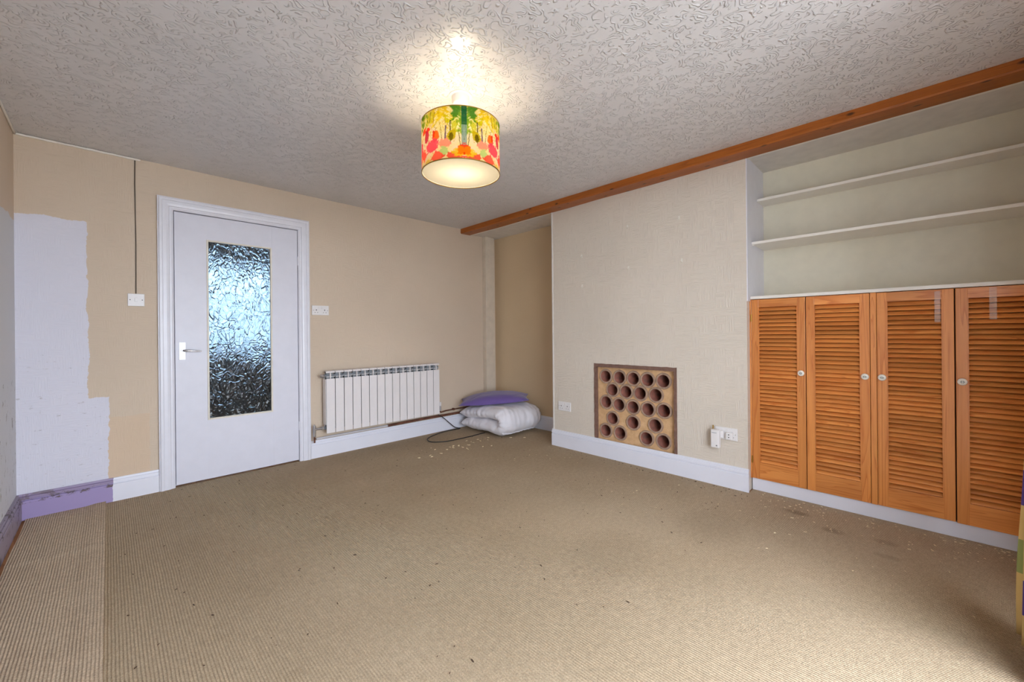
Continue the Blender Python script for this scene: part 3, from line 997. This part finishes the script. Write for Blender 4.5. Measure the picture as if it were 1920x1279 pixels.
# ---------------------------------------------------------------- sockets and switch
def socket(label, loc, rz, outlets=(-.036, .036)):
    s = thing('power_socket', label, 'socket', loc, rz, 'double power sockets')
    MB().box(-.073, .073, -.010, 0, -.043, .043, .003).build('face_plate', M['plastic'], s)
    for cx in outlets:
        MB().box(cx - .004, cx + .004, -.0106, -.009, -.002, .007).build('earth_slot', M['dark'], s)
        for dx in (-.011, .011):
            MB().box(cx + dx - .0035, cx + dx + .0035, -.0106, -.009, -.022, -.018).build('pin_slot', M['dark'], s)
        k = .012 if cx < 0 else -.012
        MB().box(cx * .42 - .005, cx * .42 + .005, -.0135, -.009, .012, .030, .001).build('rocker_switch', M['plastic'], s)
    for dx in (-.060, .060):
        MB().cyl((dx, -.0108, .0), (dx, -.009, .0), .003, n=10).build('screw', M['chrome'], s)
    return s


socket('white double power socket on the beige wall between door and radiator', (1.353, YB, 1.316), 0)
socket('white double power socket at the far end of the chimney breast', (XC, 2.397, .392), -PI / 2)
socket('white double power socket beside the cupboard with a plug-in box', (XC, .968, .375), -PI / 2)
sw = thing('light_switch', 'white light switch with surface wire left of the door', 'switch', (.136, YB, 1.349))
MB().box(-.043, .043, -.010, 0, -.043, .043, .003).build('face_plate', M['plastic'], sw)
MB().box(-.008, .008, -.015, -.009, -.012, .014, .0015).build('rocker_switch', M['plastic'], sw)
for dx in (-.031, .031):
    MB().cyl((dx, -.0108, 0), (dx, -.009, 0), .003, n=10).build('screw', M['dark'], sw)
MB().tube([(-.001, -.003, .042), (.001, -.003, .4), (-.002, -.003, .8), (0, -.003, .962)], .0032, 6).build('surface_wire', plain('brown_wire', srgb(96, 84, 72), .6), sw, True)

pb = thing('plug_in_box', 'white plug-in box with a stub aerial in the socket beside the cupboard', 'adapter', (XC - .010, 1.015, .345), -PI / 2)
MB().box(-.036, .020, -.060, -.018, -.068, .058, .006).build('body', M['plastic'], pb)
MB().box(-.012, .036, -.020, 0, .0, .050, .003).build('plug_block', M['plastic'], pb)
MB().cyl((-.030, -.024, .056), (-.030, -.024, .084), .004, n=10).build('stub_aerial', M['brass'], pb, 'auto')
MB().box(-.028, .004, -.0612, -.0598, .036, .039).build('status_strip', M['grey'], pb)
MB().cyl((.004, -.0615, -.050), (.004, -.0595, -.050), .005, n=12).build('button', M['grey'], pb, 'auto')
ad = thing('plug_adapter', 'small white two-hole shaver adapter in the right-hand outlet beside the cupboard', 'adapter', (XC - .010, .940, .368), -PI / 2)
MB().box(-.022, .020, -.028, 0, -.026, .022, .004).build('body', M['plastic'], ad)
for dz in (-.010, .008):
    MB().cyl((-.002, -.0288, dz), (-.002, -.027, dz), .0038, n=12).build('pin_hole', M['dark'], ad)

# picture hooks left on the chimney breast
for (yy, zz), lab in zip([(1.720, 1.975), (1.287, 1.961), (2.186, 1.796), (1.714, 1.632), (1.270, 1.635), (2.183, 1.522)],
                         ['upper middle', 'upper right', 'upper left', 'lower middle', 'lower right', 'lower left']):
    hk = thing('picture_hook', f'tiny white picture hook on the chimney breast, {lab} of six', 'hook', (XC, yy, zz), -PI / 2, 'picture hooks on the chimney breast')
    MB().box(-.007, .007, -.003, 0, -.014, .016, .0012).build('back_plate', M['filler'], hk)
    MB().tube([(0, -.002, -.006), (0, -.010, -.013), (0, -.015, -.009), (0, -.016, -.001)], .0025, 6).build('hook_arm', M['filler'], hk, True)

# ---------------------------------------------------------------- clay pipe rack in the old hearth
rack = thing('clay_pipe_rack', 'clay pipe wine rack set in mortar in the old fireplace opening', 'wine rack', (XC, HY1, 0), -PI / 2)
W = HY1 - HY0
pipes_yz = [(1.958, .707), (1.823, .706), (1.692, .706), (1.566, .704), (1.434, .705), (1.892, .594), (1.761, .590), (1.632, .588), (1.498, .588), (1.955, .481), (1.830, .472), (1.698, .467),
            (1.565, .466), (1.430, .471), (1.893, .345), (1.699, .337), (1.504, .344), (1.962, .230), (1.821, .229), (1.579, .227), (1.439, .226)]
centres = [(HY1 - y, z) for y, z in pipes_yz]
RO = .0655
# mortar face with real round holes
NSEG = 28
v2, e2 = [], []
def loop(pts):
    b = len(v2)
    v2.extend(pts)
    e2.extend([(b + k, b + (k + 1) % len(pts)) for k in range(len(pts))])
loop([Vector((0.0, HZ0)), Vector((W, HZ0)), Vector((W, HZ1)), Vector((0.0, HZ1))])
for cx, cz in centres:
    loop([Vector((cx + (RO - .006) * math.cos(2 * PI * k / NSEG), cz + (RO - .006) * math.sin(2 * PI * k / NSEG))) for k in range(NSEG)])
rv, re, rf, *_ = delaunay_2d_cdt(v2, e2, [], 0, 1e-6)
mb = MB()
vs = [mb.bm.verts.new((p.x, .030, p.y)) for p in rv]
for f in rf:
    c = sum((rv[i] for i in f), Vector((0, 0))) / len(f)
    if any((c - Vector(q)).length < RO - .0065 for q in centres):
        continue
    try:
        mb.bm.faces.new([vs[i] for i in f])
    except ValueError:
        pass
ext = bmesh.ops.extrude_face_region(mb.bm, geom=mb.bm.faces[:])
for v in [q for q in ext['geom'] if isinstance(q, bmesh.types.BMVert)]:
    v.co.y = .060
mb.build('mortar', M['mortar'], rack)
RI = .0475
pm = MB().lathe([(RO - .003, .020), (RO - .001, .023), (RO, .03), (RO, .330), (RI, .330), (RI, .024), (RI + .002, .0205), (RI + .004, .020)], n=28, axis='y', closed=True)
pipe0 = pm.build('clay_pipe', M['pipe'], rack, 'auto', (centres[0][0], 0, centres[0][1]))
for k, (cx, cz) in enumerate(centres[1:]):
    dup(pipe0, rack, (cx, (.004 * noise.noise((k * 1.3, 0, 0))), cz), (0, k * .8, 0))
# rough brown edge round the opening
def rough_bar(u0, u1, z0, z1):
    mb = MB()
    long_u = (u1 - u0) > (z1 - z0)
    n = 30
    rings = []
    for k in range(n + 1):
        f = k / n
        j = lambda s: .0045 * noise.noise((f * 14, s, u0 * 9))
        if long_u:
            u = u0 + (u1 - u0) * f
            q = [(u, -.004 + j(1) * .4, z1 + j(2)), (u, -.004 + j(3) * .4, z0 + j(4) * .5), (u, .034, z0), (u, .034, z1)]
        else:
            z = z0 + (z1 - z0) * f
            q = [(u0 + j(2), -.004 + j(1) * .4, z), (u1 + j(4) * .5, -.004 + j(3) * .4, z), (u1, .034, z), (u0, .034, z)]
        rings.append([mb.bm.verts.new(p) for p in q])
    for a, b in zip(rings, rings[1:]):
        for k in range(4):
            mb.bm.faces.new((a[k], a[(k + 1) % 4], b[(k + 1) % 4], b[k]))
    mb.bm.faces.new(rings[0])
    mb.bm.faces.new(rings[-1])
    return mb.build('edge_strip', M['edge'], rack)


rough_bar(-.018, W + .018, HZ1 - .014, HZ1 + .016)
rough_bar(-.018, .003, .150, HZ1 - .014)
rough_bar(W - .005, W + .018, .150, HZ1 - .014)

# ---------------------------------------------------------------- louvred cupboard
CX0, CYA = 3.145, .842
cup = thing('louvred_cupboard', 'built-in orange pine cupboard with four louvred doors below the shelves', 'cupboard', (CX0, CYA, 0), -PI / 2)
CL = CYA - (YF + .012)
mb = MB()
mb.box(.004, .021, .0, .022, .082, 1.312, .0015)
mb.build('frame_post', M['pine_z'], cup)
MB().box(.6365, .6635, .0, .022, .084, 1.312, .0015).build('frame_post', M['pine_z'], cup)
MB().box(.004, CL - .012, .040, .050, .084, 1.312).build('gap_shade_board', plain('cupboard_shadow_board', srgb(84, 44, 20), .7), cup)  # dark sheet added behind the slats as the shade in their gaps
doors = [(.0225, .3265, 'R'), (.3305, .6345, 'R'), (.6655, .9675, 'L'), (.9725, 1.2795, 'L')]
Zb, Zt, ST, RT_, RB = .086, 1.310, .043, .054, .112
NSL = 40
slat_me = {}
for di, (a, b, side) in enumerate(doors):
    zb = Zb - (.004 if di == 3 else 0)
    mb = MB()
    mb.box(a, a + ST, -.002, .020, zb, Zt, .002)
    mb.box(b - ST, b, -.002, .020, zb, Zt, .002)
    d = mb.build('louvre_door', M['pine_z'], cup)
    MB().box(a + ST - .001, b - ST + .001, -.001, .019, Zt - RT_, Zt - .0005, .001).build('top_rail', M['pine_x'], d)
    MB().box(a + ST - .001, b - ST + .001, -.001, .019, zb + .0005, zb + RB, .001).build('bottom_rail', M['pine_x'], d)
    for s in (a + ST, b - ST):
        mb = MB().box(s - .003 if s > (a + b) / 2 else s - .001, s + .001 if s > (a + b) / 2 else s + .003, -.004, .001, zb + RB, Zt - RT_)
        mb.build('bead_strip', M['pine_z'], d)
    w = b - a - 2 * ST
    key = round(w, 3)
    if key not in slat_me:
        mb = MB().box(-w / 2, w / 2, -.0158, .0158, -.0032, .0032, .0022, 2)
        o = mb.build('slat', M['pine_x'], d, 'auto')
        slat_me[key] = o.data
        first = o
    else:
        first = bpy.data.objects.new('slat', slat_me[key])
        COL.objects.link(first)
        first.parent = d
    z0, z1 = zb + RB, Zt - RT_
    for k in range(NSL):
        o = first if k == 0 else dup(first, d)
        o.location = ((a + b) / 2, .0105, z0 + (z1 - z0) * (k + .5) / NSL)
        o.rotation_euler = (math.radians(44) + .02 * math.sin(k * 12.9 + di), 0, 0)
    kx = (b - ST / 2) if (side == 'R') else (a + ST / 2)
    if di == 3:
        kx = a + ST / 2
    kn = MB().lathe([(.001, -.030), (.010, -.0295), (.0165, -.026), (.0185, -.021), (.0165, -.016), (.009, -.012), (.008, -.002), (.001, -.002)], n=24, axis='y').build('knob', M['ceramic'], d, 'auto', (kx, 0, .824))
    kn['label'] = 'white ceramic knob'
    mb = MB()
    for q in range(6):
        aa = q * PI / 3
        mb.cyl((kx + .006 * math.cos(aa), -.0306, .824 + .0045 * math.sin(aa)), (kx + .006 * math.cos(aa), -.0280, .824 + .0045 * math.sin(aa)), .0025, n=8)
    mb.build('knob_flower', M['bloom'], d)
    hx = a - .001 if side == 'R' else b + .001
    if di in (0,):
        for z in (1.185, .215):
            MB().cyl((hx, -.004, z - .024), (hx, -.004, z + .024), .0042, n=10).build('hinge', M['brass'], d, 'auto')
    if di == 2:
        MB().box(b - ST - .028, b - ST - .006, -.0068, -.0056, Zt - .175, Zt - .01).build('sticky_tape', M['tape'], d)
    if di == 3:
        MB().box(a + .115, a + .140, -.0068, -.0056, Zt - .165, Zt - .005).build('sticky_tape', M['tape'], d)

wt = tag(MB().box(3.133, XR - .001, YF + .002, CY0 - .008, 1.313, 1.333, .002).build('worktop', M['shelf']), 'white painted worktop board on top of the louvred cupboard', 'worktop')


def shelf(z, x_front, label):
    s = thing('wall_shelf', label, 'shelf', (x_front, CY0 - .007, z), 0, 'white alcove shelves')
    MB().box(0, XR - x_front - .001, -(CY0 - .009 - YF), 0, -.018, 0, .0015).build('board', M['shelf'], s)
    for xx in (.014, XR - x_front - .03):
        MB().cyl((xx, 0, -.023), (xx, -.012, -.023), .004, n=10).build('shelf_peg', M['shelf'], s, 'auto')
    return s


shelf(2.046, 3.325, 'upper narrow white shelf in the alcove above the cupboard')
shelf(1.716, 3.185, 'lower deeper white shelf in the alcove above the cupboard')

# ---------------------------------------------------------------- folded duvet and cushion
def smooth_path(p, n=8):
    p = [Vector(q) for q in p]
    out = []
    for i in range(len(p) - 1):
        a, b, c, d = p[max(i - 1, 0)], p[i], p[i + 1], p[min(i + 2, len(p) - 1)]
        for k in range(n):
            t_ = k / n
            out.append(.5 * ((2 * b) + (c - a) * t_ + (2 * a - 5 * b + 4 * c - d) * t_ ** 2 + (-a + 3 * b - 3 * c + d) * t_ ** 3))
    return out + [p[-1]]


def duvet():
    d = thing('folded_duvet', 'white folded duvet on the floor in the corner alcove', 'duvet', (3.155, 3.385, 0))
    # U-shaped fold in the y-z plane, bend towards -y; each layer a soft padded slab
    t_half, R, back = .073, .077, .32
    front = -.245
    path = []
    for k in range(15):
        f = k / 14
        path.append((back - (back - front) * f, .080 + .010 * math.sin(f * 3), 0))
    for k in range(1, 12):
        a = -PI / 2 - PI * k / 12
        path.append((front + R * math.cos(a) * 1.15, .080 + R + R * math.sin(a), 0))
    for k in range(15):
        f = k / 14
        path.append((front + (back + .02 - front) * f, .080 + 2 * R + .012 * math.sin(f * PI) - .045 * f, 0))
    fine = smooth_path([(0, a_, b_) for a_, b_, _ in path], 3)
    path = [(v.y, v.z) for v in fine]
    n = len(path)
    hw = .305
    NT_ = 44
    us = [math.sin((-1 + 2 * k / NT_) * PI / 2) for k in range(NT_ + 1)]
    section = [(u, 1) for u in us] + [(u, -1) for u in us[-2:0:-1]]
    NC = len(section)
    rings = []
    for i, (py, pz) in enumerate(path):
        q0, q1 = path[max(i - 1, 0)], path[min(i + 1, n - 1)]
        ty, tz = q1[0] - q0[0], q1[1] - q0[1]
        L = math.hypot(ty, tz)
        ny, nz = -tz / L, ty / L
        s_ = i / (n - 1)
        e = min(i, n - 1 - i) / 10.0
        thick = t_half * (math.sqrt(max(0, 1 - (1 - min(1, e)) ** 2)) * .9 + .1)
        bend = math.exp(-((s_ - .5) / .17) ** 2)
        ring = []
        for u, sgn in section:
            x = hw * u
            full = max(0, 1 - abs(u) ** 5) ** .5
            wr = .018 * noise.noise((x * 7, s_ * 9, 2 + sgn)) + .009 * noise.noise((x * 24, s_ * 12, 7 + sgn))
            # gathers where the cloth turns round the fold, creases across the ends
            wr += bend * .007 * math.sin(x * 110 + 4 * noise.noise((x * 6, s_ * 9, 4))) * (.6 + noise.noise((x * 8, 1, 1)))
            wr += .007 * math.sin(s_ * 95 + 5 * noise.noise((s_ * 8, 2, sgn))) * abs(u) ** 3 * (.5 + noise.noise((s_ * 10, u, 5)))
            off = sgn * full * (thick + wr * min(1, e + .2))
            x += abs(u) ** 6 * math.copysign(.016 * noise.noise((s_ * 18, 3, u)) + .006 * math.sin(s_ * 80), u)
            ring.append((x, py + ny * off, max(pz + nz * off, .003)))
        rings.append(ring)
    mb = MB()
    vr = [[mb.bm.verts.new(p) for p in r] for r in rings]
    for a, b in zip(vr, vr[1:]):
        for k in range(NC):
            mb.bm.faces.new((a[k], a[(k + 1) % NC], b[(k + 1) % NC], b[k]))
    mb.bm.faces.new(vr[0])
    mb.bm.faces.new(vr[-1])
    o = mb.build('padded_cover', M['duvet'], d, True)
    # piped seam low round the fold
    pts = [Vector(rings[int(n * .42)][k]) + Vector((0, -.002, -.001)) for k in range(6, NT_ - 5)]
    MB().tube(pts, .006, 8).build('piped_seam', M['duvet'], d, True)
    return d


duvet()


def cushion():
    c = thing('pillow', 'purple pillow lying on top of the folded white duvet', 'pillow', (3.090, 3.400, .344), 0)
    N = 36
    hl, hw, ht = .39, .21, .078
    mb = MB()
    top, bot = {}, {}
    for i in range(N + 1):
        for j in range(N + 1):
            u, v = -1 + 2 * i / N, -1 + 2 * j / N
            h = ht * max(0, (1 - abs(u) ** 2.3) * (1 - v ** 4)) ** .75
            pin = 1 - .07 * (1 - v * v) * 0 - .0
            x = hl * u * (1 - .08 * (1 - abs(v)) * abs(u) ** 3)
            y = hw * v * (1 - .10 * (1 - abs(u)) * abs(v) ** 3) * (1 - .28 * u * u)
            w = .004 * noise.noise((u * 3, v * 3, 0)) * (h / ht)
            for q in ((-.6, -.5), (.75, -.3)):
                w -= .010 * math.exp(-(((u - q[0]) * .9 - (v - q[1]) * .4) / .05) ** 2) * max(0, 1 - abs(v - q[1]) * 1.1) * (h / ht)
            edge = i in (0, N) or j in (0, N)
            top[i, j] = mb.bm.verts.new((x, y, h + w))
            bot[i, j] = top[i, j] if edge else mb.bm.verts.new((x, y, -h * .28 + w * .3))
    for i in range(N):
        for j in range(N):
            mb.bm.faces.new((top[i, j], top[i + 1, j], top[i + 1, j + 1], top[i, j + 1]))
            f = (bot[i, j], bot[i, j + 1], bot[i + 1, j + 1], bot[i + 1, j])
            mb.bm.faces.new(f)
    o = mb.build('pillow_cover', M['cushion'], c, True)
    c.rotation_euler = (math.radians(5), math.radians(-4), math.radians(-45))
    rim = [top[0, 0]] if False else None
    return c


cushion()

# black flex on the floor between radiator and duvet
cable = MB().tube(smooth_path([(2.56, YB - .075, .205), (2.62, YB - .070, .17), (2.72, YB - .055, .09), (2.80, YB - .055, .025), (2.86, YB - .075, .006), (2.78, 3.735, .006), (2.62, 3.735, .006), (2.45, 3.68, .006), (2.33, 3.60, .006), (2.30, 3.48, .006), (2.40, 3.395, .006), (2.55, 3.37, .006), (2.72, 3.365, .006), (2.86, 3.372, .006), (2.92, 3.372, .006)]), .0045, 8).build('power_cable', M['black'], smooth=True)
tag(cable, 'thin black cable looping over the carpet from radiator to duvet', 'cable')

# ---------------------------------------------------------------- curtain at the right edge
def curtain():
    c = thing('curtain', 'purple and yellow patchwork curtain hanging at the far right', 'curtain', (2.06, -.27, 0))
    NXc, NZ = 90, 40
    zt = 2.18
    mb = MB()
    uvl = mb.bm.loops.layers.uv.new('UVMap')
    g = {}
    for i in range(NXc + 1):
        for j in range(NZ + 1):
            f, z = i / NXc, .012 + (zt - .012) * j / NZ
            x = -.09 + f * (.10 + .23 * max(0, 1 - z / 1.1))
            y = .032 * math.sin(f * 2 * PI * 4.2 + .8) * (.75 + .35 * (1 - j / NZ)) + .008 * noise.noise((f * 6, z * 2, 0))
            g[i, j] = (mb.bm.verts.new((x, y, z)), (f * .75, z))
    for i in range(NXc):
        for j in range(NZ):
            q = [g[i, j], g[i + 1, j], g[i + 1, j + 1], g[i, j + 1]]
            fc = mb.bm.faces.new([k[0] for k in q])
            for lp, k in zip(fc.loops, q):
                lp[uvl].uv = k[1]
    o = mb.build('curtain_cloth', M['patch'], c, True)
    so = o.modifiers.new('thick', 'SOLIDIFY')
    so.thickness = .004
    mb = MB().cyl((-2.2, 0, zt + .012), (.03, 0, zt + .012), .011, n=14)
    mb.build('curtain_pole', M['pine_x'], c, 'auto')
    for k in range(5):
        MB().lathe([(.018, -.002), (.021, 0), (.018, .002), (.015, 0)], (-.03 + .025 * k, 0, zt + .002), 16, 'x', True).build('curtain_ring', M['brass'], c, 'auto')
    for xx in (-2.1, .0):
        MB().box(xx - .01, xx + .01, -.20, .01, zt - .004, zt + .004).build('pole_bracket', M['brass'], c)
    return c


curtain()

# ---------------------------------------------------------------- crumbs on the carpet
def flakes(name, mat, n, spread, size, label):
    mb = MB()
    for k in range(n):
        x, y = spread(k)
        s = size * random.uniform(.5, 1.4)
        a = random.uniform(0, PI)
        ca, sa = math.cos(a), math.sin(a)
        e = random.uniform(1, 2.6)
        pts = [(-s * e, -s * .5), (s * e * .7, -s * .6), (s * e, s * .4), (-s * e * .5, s * .6)]
        h = s * random.uniform(.4, .9)
        lo = [mb.bm.verts.new((x + ca * p - sa * q, y + sa * p + ca * q, .0005)) for p, q in pts]
        hi = [mb.bm.verts.new((x + .7 * (ca * p - sa * q), y + .7 * (sa * p + ca * q), .0005 + h)) for p, q in pts]
        for i in range(4):
            mb.bm.faces.new((lo[i], lo[(i + 1) % 4], hi[(i + 1) % 4], hi[i]))
        mb.bm.faces.new(hi)
    o = mb.build(name, mat)
    o['kind'] = 'stuff'
    return tag(o, label, 'debris')


def near_cupboard(k):
    if k % 3:
        return (3.13 - abs(random.gauss(0, .16)), random.uniform(-.35, .75))
    return (random.uniform(2.3, 3.05), random.uniform(-.2, 2.6))


def all_over(k):
    if k % 4 == 0:
        return (XC - .03 - abs(random.gauss(0, .05)), random.uniform(.85, 2.5))
    return (random.uniform(.02, 3.0), random.uniform(.8, 3.75))


flakes('carpet_crumbs', M['flake_pale'], 200, near_cupboard, .0032, 'pale crumbs scattered on the carpet before the cupboard')
flakes('plaster_dust', M['flake_pale'], 34, lambda k: (random.gauss(2.42, .26), min(3.31, random.gauss(3.16, .11))), .007, 'pale plaster flakes on the carpet beside the radiator and duvet')
flakes('carpet_specks', M['flake_dark'], 330, all_over, .0028, 'dark specks of dirt scattered over the carpet')
